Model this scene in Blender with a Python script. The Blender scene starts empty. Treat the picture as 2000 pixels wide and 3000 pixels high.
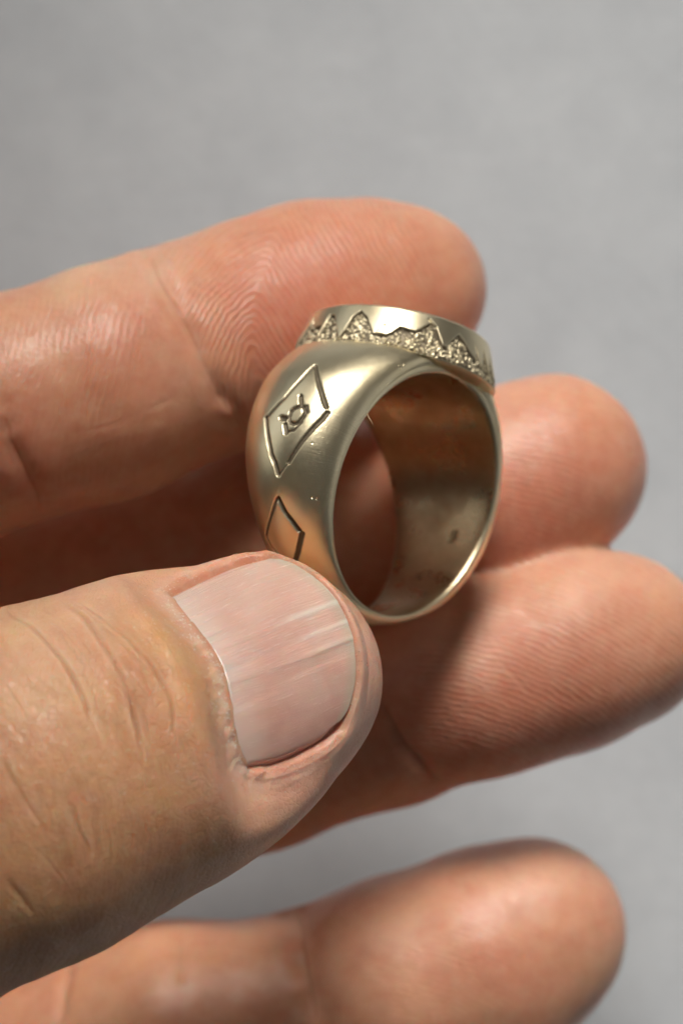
# Close-up of a bronze signet ring held in a right hand.  1 Blender unit = 1 cm.
import bpy, math
import numpy as np
rng = np.random.default_rng(7)
scene = bpy.context.scene
scene.unit_settings.system = 'METRIC'
scene.unit_settings.scale_length = 0.01

# ------------------------------------------------------------------ camera
CZ, T = 30.0, 0.1975
cam_d = bpy.data.cameras.new('camera')
cam = bpy.data.objects.new('camera', cam_d)
scene.collection.objects.link(cam)
scene.camera = cam
cam.location = (0, 0, CZ)
cam_d.sensor_fit = 'VERTICAL'; cam_d.sensor_height = 36
cam_d.lens = 18 / T
cam_d.clip_start = 0.1; cam_d.clip_end = 1000
cam_d.dof.use_dof = True
cam_d.dof.focus_distance = 18.45
cam_d.dof.aperture_fstop = 0.29

# ------------------------------------------------------------------ world
world = bpy.data.worlds.new('World'); scene.world = world
world.use_nodes = True
wt = world.node_tree; bgn = wt.nodes['Background']
# a plain room: pale ceiling and walls above, dim floor below
wc = wt.nodes.new('ShaderNodeTexCoord'); ws = wt.nodes.new('ShaderNodeSeparateXYZ'); wm = wt.nodes.new('ShaderNodeMapRange')
wt.links.new(wc.outputs['Generated'], ws.inputs[0]); wt.links.new(ws.outputs['Z'], wm.inputs['Value'])
for k_, v_ in (('From Min', -.35), ('From Max', .55), ('To Min', .02), ('To Max', .045)): wm.inputs[k_].default_value = v_
bgn.inputs[0].default_value = (1.0, .98, .93, 1)
wt.links.new(wm.outputs[0], bgn.inputs[1])

# ------------------------------------------------------------------ lamps
def look(o, target):
    import mathutils
    d = mathutils.Vector(target) - o.location
    o.rotation_euler = d.to_track_quat('-Z', 'Y').to_euler()
def area(name, loc, target, sx, sy, power, col):
    L = bpy.data.lights.new(name, 'AREA'); L.shape = 'RECTANGLE'
    L.size = sx; L.size_y = sy; L.energy = power; L.color = col
    o = bpy.data.objects.new(name, L); scene.collection.objects.link(o)
    o.location = loc; look(o, target); return o
key = area('window_lamp', (4.5, 35, 37), (4.6, -2.2, 8), 19, 34, 2560, (1.0, 0.955, 0.885))
key.data.spread = math.radians(26)
area('left_fill', (-44, 30, 17), (0, 0, 10), 60, 34, 4200, (1.0, 1.0, 0.95))  # added unseen panel on the left, brightens the band's reflections
area('right_fill', (46, 4, 20), (0, 0, 10), 40, 26, 1500, (1.0, .99, .95))  # added fill from the right for the dark shoulder of the ring
scene.view_settings.view_transform = 'Standard'
scene.view_settings.look = 'None'
scene.view_settings.exposure = 0.0
scene.view_settings.gamma = 1.0
scene.render.resolution_x = 682; scene.render.resolution_y = 1024

# ------------------------------------------------------------------ helpers
def P(px, py, z):
    """point seen at photograph pixel (px,py) standing at height z"""
    d = CZ - z
    return np.array([(px - 1000) / 1500 * T * d, (1500 - py) / 1500 * T * d, z])
def project(X):
    d = CZ - X[..., 2]
    return np.stack([1000 + X[..., 0] / (T * d) * 1500, 1500 - X[..., 1] / (T * d) * 1500], -1)
def unit(v): v = np.asarray(v, float); return v / np.linalg.norm(v)
def sstep(a, b, x):
    t = np.clip((x - a) / (b - a), 0, 1); return t * t * (3 - 2 * t)
def mesh_from(name, verts, quads=None, tris=None, mat=None, parent=None, smooth=True, attrs=None, cols=None):
    me = bpy.data.meshes.new(name)
    verts = np.asarray(verts, np.float32)
    fs = []
    if quads is not None and len(quads): fs.append(np.asarray(quads, np.int32))
    if tris is not None and len(tris): fs.append(np.asarray(tris, np.int32))
    me.vertices.add(len(verts)); me.vertices.foreach_set('co', verts.ravel())
    nl = sum(f.size for f in fs); nf = sum(len(f) for f in fs)
    me.loops.add(nl); me.loops.foreach_set('vertex_index', np.concatenate([f.ravel() for f in fs]))
    me.polygons.add(nf)
    cnt = np.concatenate([np.full(len(f), f.shape[1]) for f in fs])
    st = np.concatenate([[0], np.cumsum(cnt)[:-1]])
    me.polygons.foreach_set('loop_start', st.astype(np.int32))
    me.polygons.foreach_set('use_smooth', np.full(nf, smooth))
    me.update(calc_edges=True); me.validate()
    for k, a in (attrs or {}).items():
        at = me.attributes.new(k, 'FLOAT', 'POINT'); at.data.foreach_set('value', np.asarray(a, np.float32))
    for k, a in (cols or {}).items():
        at = me.attributes.new(k, 'FLOAT_VECTOR', 'POINT'); at.data.foreach_set('vector', np.asarray(a, np.float32).ravel())
    if mat: me.materials.append(mat)
    o = bpy.data.objects.new(name, me); scene.collection.objects.link(o)
    if parent: o.parent = parent
    return o
def hash3(i, j, k, seed):
    h = (i * 374761393 + j * 668265263 + k * 2147483647 + seed * 974634777) & 0xffffffff
    h = ((h ^ (h >> 13)) * 1274126177) & 0xffffffff
    return ((h ^ (h >> 16)) & 0xffff) / 65535.0
def vnoise(X, freq, seed=0):
    """smooth value noise -1..1 on (N,3) points"""
    q = X * freq; i = np.floor(q).astype(np.int64); f = q - i; f = f * f * (3 - 2 * f)
    out = 0
    for a in (0, 1):
        for b in (0, 1):
            for c in (0, 1):
                w = (f[:, 0] if a else 1 - f[:, 0]) * (f[:, 1] if b else 1 - f[:, 1]) * (f[:, 2] if c else 1 - f[:, 2])
                out = out + w * hash3(i[:, 0] + a, i[:, 1] + b, i[:, 2] + c, seed)
    return out * 2 - 1
def segdist(Q, A, B):
    """distance of 2D points Q to segment AB, and parameter"""
    d = B - A; t = np.clip(((Q - A) @ d) / (d @ d + 1e-12), 0, 1)
    return np.linalg.norm(Q - A - t[:, None] * d, axis=1), t
def polydist(Q, pts):
    D = np.full(len(Q), 1e9)
    for a, b in zip(pts[:-1], pts[1:]):
        D = np.minimum(D, segdist(Q, np.asarray(a, float), np.asarray(b, float))[0])
    return D
def grid_quads(n, m, wrap_n=False, wrap_m=False):
    i = np.arange(n if wrap_n else n - 1)[:, None]; j = np.arange(m if wrap_m else m - 1)[None]
    i2 = (i + 1) % n; j2 = (j + 1) % m
    return np.stack([(i * m + j), (i2 * m + j), (i2 * m + j2), (i * m + j2)], -1).reshape(-1, 4)

# ------------------------------------------------------------------ materials
class NT:
    def __init__(s, name):
        s.m = bpy.data.materials.new(name); s.m.use_nodes = True
        s.t = s.m.node_tree; s.t.nodes.clear()
        s.out = s.n('ShaderNodeOutputMaterial')
    def n(s, typ, ins=None, **kw):
        nd = s.t.nodes.new(typ)
        for k, v in kw.items(): setattr(nd, k, v)
        for k, v in (ins or {}).items():
            if isinstance(v, bpy.types.NodeSocket): s.t.links.new(v, nd.inputs[k])
            else: nd.inputs[k].default_value = v
        return nd
    def math(s, op, a, b=0.0, c=0.0):
        return s.n('ShaderNodeMath', {0: a, 1: b, 2: c}, operation=op).outputs[0]
    def attr(s, name, out='Fac'): return s.n('ShaderNodeAttribute', attribute_name=name).outputs[out]
    def noise(s, vec, scale, detail=3, rough=.5, out='Fac'):
        return s.n('ShaderNodeTexNoise', {'Vector': vec, 'Scale': scale, 'Detail': detail, 'Roughness': rough}).outputs[out]
    def mix(s, f, a, b, blend='MIX'):
        nd = s.n('ShaderNodeMix', data_type='RGBA', blend_type=blend)
        for i, v in ((0, f), (6, a), (7, b)):
            if isinstance(v, bpy.types.NodeSocket): s.t.links.new(v, nd.inputs[i])
            else: nd.inputs[i].default_value = v
        return nd.outputs[2]
    def ramp(s, f, lo, hi, a=0.0, b=1.0):
        return s.n('ShaderNodeMapRange', {'Value': f, 'From Min': lo, 'From Max': hi, 'To Min': a, 'To Max': b}).outputs[0]

def mat_paper():
    k = NT('grey_paper'); co = k.n('ShaderNodeTexCoord').outputs['Object']
    n1 = k.noise(co, .35, 4, .6); n2 = k.noise(co, 1.6, 3, .55); n3 = k.noise(co, 7, 5, .7)
    f = k.math('ADD', k.math('MULTIPLY', n1, .4), k.math('MULTIPLY_ADD', n3, .25, k.math('MULTIPLY', n2, .35)))
    col = k.mix(k.ramp(f, .32, .68), (.445, .468, .50, 1), (.56, .585, .615, 1))
    b = k.n('ShaderNodeBump', {'Height': n3, 'Strength': .3, 'Distance': .05})
    p = k.n('ShaderNodeBsdfPrincipled', {'Base Color': col, 'Roughness': .85, 'Normal': b.outputs[0]})
    k.t.links.new(p.outputs[0], k.out.inputs[0]); return k.m

def mat_skin():
    k = NT('skin'); co = k.n('ShaderNodeTexCoord').outputs['Object']
    base = k.attr('skin_colour', 'Vector')
    n1 = k.noise(co, 2.2, 4, .6); n2 = k.noise(co, 9, 4, .6); n3 = k.noise(co, 40, 3, .6)
    col = k.mix(k.ramp(n1, .35, .65, 0, .42), base, (.50, .15, .09, 1))
    grain = k.noise(co, 75, 3, .7)
    col = k.mix(k.ramp(grain, .35, .7, .0, .13), col, (.42, .20, .11, 1))
    col = k.mix(k.ramp(n2, .3, .7, .0, .2), col, (.86, .62, .45, 1))
    ph = k.attr('ridge_phase'); mask = k.attr('ridge_mask')
    wob = k.math('MULTIPLY_ADD', k.noise(co, 4, 3, .6), 13.0, ph)
    sn = k.math('SINE', wob)
    brk = k.ramp(k.noise(co, 16, 3, .6), .3, .55, .25, 1)
    rid = k.math('MULTIPLY', k.math('MULTIPLY', sn, mask), brk)
    col = k.mix(k.ramp(rid, -1, 1, .0, .10), col, (.95, .72, .6, 1))
    dry = k.attr('dryness')
    # dorsal cell pattern: fine criss-cross lines
    v1 = k.n('ShaderNodeTexVoronoi', {'Vector': co, 'Scale': 22.0, 'Randomness': 1.0}, feature='DISTANCE_TO_EDGE').outputs['Distance']
    cell = k.ramp(v1, 0.0, .12, 0, 1)
    fl = k.ramp(k.noise(co, 60, 4, .75), .62, .72, 0, 1)
    flm = k.math('MULTIPLY', fl, dry)
    col = k.mix(k.math('MULTIPLY', flm, .65), col, (.9, .82, .76, 1))
    h = k.math('MULTIPLY', rid, .0036)
    h = k.math('ADD', h, k.math('MULTIPLY', k.math('MULTIPLY', cell, k.attr('dorsal')), .0028))
    h = k.math('ADD', h, k.math('MULTIPLY', n3, .0042))
    h = k.math('ADD', h, k.math('MULTIPLY', n2, .008))
    h = k.math('ADD', h, k.math('MULTIPLY', flm, .006))
    fv = k.n('ShaderNodeCombineXYZ', {'X': k.math('MULTIPLY', k.attr('thumb_along'), 10.0), 'Y': k.math('MULTIPLY', k.attr('thumb_across'), 1.3)}).outputs[0]
    fl1 = k.noise(fv, 1.3, 5, .65)
    fur = k.ramp(k.math('ABSOLUTE', k.math('SUBTRACT', fl1, .5)), 0, .045, 1, 0)
    fur = k.math('MULTIPLY', fur, k.math('MULTIPLY', k.attr('fold'), k.ramp(k.noise(co, 1.7, 2, .5), .38, .6)))
    h = k.math('ADD', h, k.math('MULTIPLY', fur, -.0038))
    col = k.mix(k.math('MULTIPLY', fur, .16), col, (.40, .17, .08, 1))
    cr = k.math('DIVIDE', k.attr('crease_sd'), k.attr('crease_w'))
    ce = k.math('EXPONENT', k.math('MULTIPLY', k.math('POWER', k.math('ABSOLUTE', cr), 1.5), -1.6))
    lp = k.math('SUBTRACT', k.math('ABSOLUTE', cr), 1.9)
    lp = k.math('EXPONENT', k.math('MULTIPLY', k.math('MULTIPLY', lp, lp), -1.2))
    ca = k.math('MULTIPLY', k.attr('crease_amp'), .45)
    h = k.math('ADD', h, k.math('MULTIPLY', ca, k.math('MULTIPLY_ADD', lp, .35, k.math('MULTIPLY', ce, -1.0))))
    cd = k.math('MULTIPLY', ce, k.math('MINIMUM', k.math('MULTIPLY', ca, 20), .35))
    col = k.mix(cd, col, (.36, .13, .07, 1))
    cl = k.math('MULTIPLY', lp, k.math('MINIMUM', k.math('MULTIPLY', ca, 12), .3))
    col = k.mix(cl, col, (.85, .64, .48, 1))
    b = k.n('ShaderNodeBump', {'Height': h, 'Strength': 1.0, 'Distance': 1.0})
    ro = k.ramp(n3, .3, .7, .32, .46)
    p = k.n('ShaderNodeBsdfPrincipled', {'Base Color': col, 'Roughness': ro, 'Normal': b.outputs[0],
            'Subsurface Weight': 1.0, 'Subsurface Scale': .06, 'Specular IOR Level': .5})
    p.inputs['Subsurface Radius'].default_value = (1.0, .34, .2)
    p.subsurface_method = 'RANDOM_WALK'
    k.t.links.new(p.outputs[0], k.out.inputs[0]); return k.m

def mat_nail():
    k = NT('nail_keratin'); co = k.n('ShaderNodeTexCoord').outputs['Object']
    a = k.attr('nail_a'); s = k.attr('nail_s')          # 0 root .. 1 free edge ; -1..1 across
    vec = k.n('ShaderNodeCombineXYZ', {'X': k.math('MULTIPLY', a, 1.2), 'Y': k.math('MULTIPLY', s, 11.0)}).outputs[0]
    st = k.noise(vec, 2.2, 4, .6)
    vec2 = k.n('ShaderNodeCombineXYZ', {'X': k.math('MULTIPLY', a, 2.5), 'Y': k.math('MULTIPLY', s, 30.0)}).outputs[0]
    st2 = k.noise(vec2, 2.0, 4, .7)
    col = k.mix(k.ramp(k.noise(co, 3.0, 2, .5), .35, .65), (.68, .385, .315, 1), (.75, .475, .39, 1))
    col = k.mix(k.ramp(s, -.9, .3, .55, 0), col, (.80, .58, .48, 1))  # paler upper side: gloss of the light put into the nail colour
    col = k.mix(k.math('MULTIPLY', k.ramp(st2, .5, .75, 0, .35), k.ramp(s, .1, .5, 1, .1)), col, (.86, .72, .64, 1))
    lun = k.math('MULTIPLY', k.ramp(a, .05, .30, 1, 0), .45)
    col = k.mix(lun, col, (.85, .70, .64, 1))
    col = k.mix(k.ramp(a, .90, .99, 0, .7), col, (.56, .50, .38, 1))
    edge = k.ramp(k.math('ABSOLUTE', s), .86, 1.0, 0, .55)
    col = k.mix(edge, col, (.66, .26, .2, 1))
    n3 = k.noise(co, 45, 4, .7)
    col = k.mix(k.math('MULTIPLY', k.attr('nail_streak'), .55), col, (.90, .82, .74, 1))  # whitish streaks along the raised ridges
    h = k.math('ADD', k.math('MULTIPLY', k.math('MULTIPLY', st2, k.ramp(s, -.2, .5, 1, .15)), .011), k.math('MULTIPLY', n3, .0008))
    b = k.n('ShaderNodeBump', {'Height': h, 'Strength': .9, 'Distance': 1.0})
    ro = k.ramp(st2, .35, .65, .20, .28)
    p = k.n('ShaderNodeBsdfPrincipled', {'Base Color': col, 'Roughness': ro, 'Normal': b.outputs[0],
            'Subsurface Weight': .8, 'Subsurface Scale': .06, 'Specular IOR Level': .8, 'Coat Weight': .4, 'Coat Roughness': .16})
    p.inputs['Subsurface Radius'].default_value = (1.0, .4, .25)
    k.t.links.new(p.outputs[0], k.out.inputs[0]); return k.m

def mat_bronze():
    k = NT('bronze'); co = k.n('ShaderNodeTexCoord').outputs['Object']
    pat = k.attr('patina'); th = k.attr('along'); u = k.attr('across'); inn = k.attr('inside')
    n1 = k.noise(co, 3.0, 4, .6); n2 = k.noise(co, 30, 4, .65)
    col = k.mix(k.ramp(n1, .35, .65), (.86, .735, .48, 1), (.91, .80, .56, 1))
    inner_shade = k.math('MULTIPLY', k.ramp(k.noise(co, 2.5, 4, .6), .42, .68), inn)
    col = k.mix(k.math('MULTIPLY_ADD', inner_shade, .2, k.math('MULTIPLY', inn, .6)), col, (.27, .145, .06, 1))  # shade and brown finger reflections inside the band put into the colour
    col = k.mix(k.ramp(pat, .2, .9, 0, .92), col, (.075, .055, .035, 1))
    # file marks running across the band near the rims
    vec = k.n('ShaderNodeCombineXYZ', {'X': k.math('MULTIPLY', th, 60.0), 'Y': k.math('MULTIPLY', u, 5.0)}).outputs[0]
    br = k.noise(vec, 1.6, 4, .7)
    edge = k.attr('rim')
    scr = k.math('MULTIPLY', br, k.math('MULTIPLY_ADD', edge, .0026, .0005))
    vec3 = k.n('ShaderNodeCombineXYZ', {'X': k.math('MULTIPLY', th, 8.0), 'Y': k.math('MULTIPLY', u, 70.0)}).outputs[0]
    scr = k.math('ADD', scr, k.math('MULTIPLY', k.noise(vec3, 1.4, 3, .6), k.math('MULTIPLY_ADD', inn, .0012, .0003)))
    h = k.math('ADD', scr, k.math('MULTIPLY', n2, .0006))
    b = k.n('ShaderNodeBump', {'Height': h, 'Strength': .9, 'Distance': 1.0})
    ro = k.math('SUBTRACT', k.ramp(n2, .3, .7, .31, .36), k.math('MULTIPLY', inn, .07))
    ro = k.math('ADD', ro, k.math('MULTIPLY', pat, .22)); ro = k.math('ADD', ro, k.math('MULTIPLY', inner_shade, .2))
    p = k.n('ShaderNodeBsdfPrincipled', {'Base Color': col, 'Roughness': ro, 'Metallic': k.ramp(pat, .3, 1, 1, .55), 'Normal': b.outputs[0]})
    k.t.links.new(p.outputs[0], k.out.inputs[0]); return k.m
def mat_flat(name, col, rough=.7, sss=0):
    k = NT(name)
    p = k.n('ShaderNodeBsdfPrincipled', {'Base Color': (*col, 1), 'Roughness': rough, 'Subsurface Weight': sss, 'Subsurface Scale': .03})
    k.t.links.new(p.outputs[0], k.out.inputs[0]); return k.m
PAPER, SKIN, NAIL, BRONZE = mat_paper(), mat_skin(), mat_nail(), mat_bronze()

# ------------------------------------------------------------------ the surface behind
def tabletop():
    n = 41; g = np.linspace(-70, 70, n)
    X, Y = np.meshgrid(g, g, indexing='ij'); top = np.stack([X, Y, np.full_like(X, 3.0)], -1).reshape(-1, 3)
    o = mesh_from('table_surface', top, grid_quads(n, n), mat=PAPER)
    o['kind'] = 'structure'
tabletop()

# ------------------------------------------------------------------ ring
RC = np.array([.2322, .1295, 10.0])
RA = unit([.78083, .00232, .62474])             # axis, towards the near opening
RV = np.array([.17276, .96020, -.21949]); RV = unit(RV - RA * (RA @ RV))   # towards the bezel
RW = np.cross(RV, RA)
R_IN = .907
def half_w(th): return .4426 + .2019 * np.cos(th)
def r_mid(th):
    a = np.abs((th + np.pi) % (2 * np.pi) - np.pi) * 180 / np.pi
    return np.interp(a, [0, 45, 60, 75, 90, 105, 120, 135, 150, 165, 180],
                     [1.26, 1.285, 1.30, 1.29, 1.262, 1.21, 1.145, 1.07, 1.02, .995, .985])
def ring_pt(th, u, r):
    return RC + r[..., None] * (np.sin(th)[..., None] * RW + np.cos(th)[..., None] * RV) + u[..., None] * RA
SPIN = 1.12    # cm per radian used to measure along the band

def build_band(parent):
    nt, npf, nin = 1400, 240, 44
    th = np.linspace(-np.pi, np.pi, nt, endpoint=False)
    a = np.abs(th) * 180 / np.pi
    hi = half_w(th); fl = .015 + .11 * np.exp(-(a / 38) ** 2)
    re = R_IN + .032 + .05 * np.exp(-(a / 62) ** 2)
    rm = r_mid(th)
    for _ in range(60): rm = (np.roll(rm, 1) + rm + np.roll(rm, -1)) / 3
    s = np.linspace(-1, 1, npf)
    t = 1 - np.abs(s); t = t[None]                     # 0 at the rim, 1 on the middle line
    b0, b1, b2, b3 = (1 - t) ** 3, 3 * t * (1 - t) ** 2, 3 * t * t * (1 - t), t ** 3
    H, F, E, M = hi[:, None], fl[:, None], re[:, None], rm[:, None]
    uu = (b0 * H + b1 * (H + F - .02) + b2 * (H + F) * .60) * np.sign(s)[None]
    rr = b0 * E + b1 * (E + (M - E) * (.34 + .9 * F)) + b2 * M + b3 * M
    cap = .98 / np.maximum(np.cos(th), .2)[:, None]
    k = .02; hh = np.clip(.5 + .5 * (cap - rr) / k, 0, 1)
    rr = np.where(np.cos(th)[:, None] > .25, cap * (1 - hh) + rr * hh - k * hh * (1 - hh), rr)
    TH = np.repeat(th[:, None], npf, 1)
    X = ring_pt(TH, uu, rr)
    # normals of the outside
    dt = np.roll(X, -1, 0) - np.roll(X, 1, 0); du = np.gradient(X, axis=1)
    N = np.cross(du, dt); N /= np.linalg.norm(N, axis=2, keepdims=True) + 1e-12
    out = (X - RC) - ((X - RC) @ RA)[..., None] * RA
    N *= np.sign((N * out).sum(-1, keepdims=True))
    # --- engraving, drawn on the unrolled band
    px = project(X); face = (N @ np.array([0, 0, 1.]) > .05) & (TH < .3) & (TH > -2.9)
    arc = np.stack([TH * SPIN, uu], -1)
    S3 = lambda L: [(700 + x * .287, 850 + y * .287) for x, y in L]
    S4 = lambda L: [(700 + x * .3827, 1400 + y * .3827) for x, y in L]
    def inv(p):
        d = np.where(face, ((px - np.asarray(p)) ** 2).sum(-1), 1e12); i = np.unravel_index(d.argmin(), d.shape); return arc[i]
    strokes = []   # (polyline px, half width, depth)
    strokes += [(S3([(775, 765), (640, 900), (460, 1100), (300, 1275)]), .014, .016),
                (S3([(780, 770), (800, 900), (840, 1030), (892, 1190)]), .017, .020),
                (S3([(905, 1250), (850, 1320), (740, 1430), (600, 1600), (510, 1760)]), .015, .018),
                (S3([(510, 1760), (430, 1860)]), .007, .005),
                (S3([(270, 1300), (285, 1450), (310, 1600), (330, 1680), (365, 1770), (400, 1880)]), .019, .024)]
    th0 = np.linspace(0, 2 * np.pi, 19)
    ringc = [(592 + 95 * math.cos(q) * .78 + 38 * math.sin(q), 1272 - 92 * math.sin(q) + 0 * math.cos(q)) for q in th0]
    strokes += [(S3(ringc), .014, .024), (S3([(640, 1165), (632, 1080)]), .016, .026), (S3([(430, 1300), (470, 1310)]), .02, .028),
                (S3([(470, 1370), (480, 1450)]), .018, .026), (S3([(500, 1440), (560, 1430), (640, 1340)]), .009, .016),
                (S3([(690, 1180), (700, 1240)]), .010, .018)]
    strokes += [(S4([(300, 160), (350, 260), (410, 340), (462, 405)]), .018, .028),
                (S4([(290, 165), (250, 280), (212, 440)]), .011, .016),
                (S4([(212, 450), (255, 530), (300, 580), (360, 700), (400, 800)]), .011, .016),
                (S4([(482, 425), (470, 490), (452, 560), (420, 680), (400, 800)]), .019, .022)]
    Q = arc.reshape(-1, 2); depth = np.zeros(len(Q)); pat = np.zeros(len(Q))
    nz = vnoise(np.c_[Q, np.zeros(len(Q))], 38, 3) * .5 + vnoise(np.c_[Q, np.zeros(len(Q))], 80, 4) * .3
    for pts, hw, dp in strokes:
        A = np.array([inv(p) for p in pts])
        lo, hi2 = A.min(0) - .1, A.max(0) + .1
        m = np.where(((Q > lo) & (Q < hi2)).all(1))[0]
        hw = hw * 1.2; dp = dp * .8
        d = polydist(Q[m], A) + nz[m] * .002
        g = 1 - sstep(hw * .25, hw * 1.15, d)
        lip = np.exp(-((d - hw * 1.45) / (hw * .35)) ** 2) * .0012
        depth[m] = np.maximum(depth[m], g * dp * (1 + .25 * nz[m])) - lip * (depth[m] < .001)
        pat[m] = np.maximum(pat[m], 1 - sstep(hw * .5, hw * 1.25, d))
    # pits along the rim and scattered casting pores
    pits = [(1166, 1068), (1172, 1075), (1180, 1066), (1437, 1125), (926, 1462), (914, 1457), (915, 1298)]
    for n_, p in enumerate(pits):
        A = inv(p); d = np.hypot(*(Q - A).T); w = .006 + .001 * (n_ % 3)
        g = 1 - sstep(w * .3, w, d); depth = np.maximum(depth, g * .009); pat = np.maximum(pat, g * .9)
    N2 = N.reshape(-1, 3); X2 = X.reshape(-1, 3) - N2 * depth[:, None]
    X2 += N2 * (vnoise(X2, 4, 9) * .004)[:, None]
    # --- inside + end faces
    si = np.linspace(1, -1, nin)[None] * np.ones((nt, 1))
    ui = si * (H - .012); ri = R_IN + .012 * np.abs(si) ** 6
    THi = np.repeat(th[:, None], nin, 1)
    # maker's stamp: small leaf dent
    Xi = ring_pt(THi, ui, ri); pi_ = project(Xi)
    d = (pi_ - np.array([1325, 1572])); c_, s_ = math.cos(1.05), math.sin(1.05)
    l = d[..., 0] * c_ - d[..., 1] * s_; q = d[..., 0] * s_ + d[..., 1] * c_
    front = (np.sin(THi) > 0)
    leaf = np.clip(1 - (l / 24) ** 2, 0, 1) * 8
    g = (1 - sstep(.5, 1.0, np.abs(q) / (leaf + 1e-3))) * (leaf > .5) * front
    Xi = ring_pt(THi, ui, ri + g * .012)
    ce = []
    for sgn in (1, -1):
        for f in (.12, .5, .88):
            r = R_IN + .02 + (re - R_IN - .02) * f
            ce.append(ring_pt(th, sgn * (hi - .004 + .012 * math.sin(f * math.pi)), r))
    m = npf + nin + 6
    rows = np.concatenate([X2.reshape(nt, npf, 3)[:, :], np.stack(ce[:3][::-1], 1), Xi, np.stack(ce[3:], 1)], 1)
    z0 = np.zeros((nt, 3)); zi = np.zeros((nt, nin))
    pt = np.concatenate([pat.reshape(nt, npf), z0, g * .5, z0], 1)
    al = np.repeat(th[:, None], m, 1); ac = np.concatenate([uu, z0 + .5, ui, z0 - .5], 1)
    rim = np.concatenate([sstep(.50, .92, np.abs(uu) / H) * (.35 + .65 * sstep(25, 60, a)[:, None]), z0 + .3, zi, z0 + .3], 1)
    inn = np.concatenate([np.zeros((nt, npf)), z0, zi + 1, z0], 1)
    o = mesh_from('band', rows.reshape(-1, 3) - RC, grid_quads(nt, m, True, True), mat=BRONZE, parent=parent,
                  attrs={'patina': pt.ravel(), 'along': al.ravel(), 'across': ac.ravel(), 'rim': rim.ravel(), 'inside': inn.ravel()})
    return o

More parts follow.
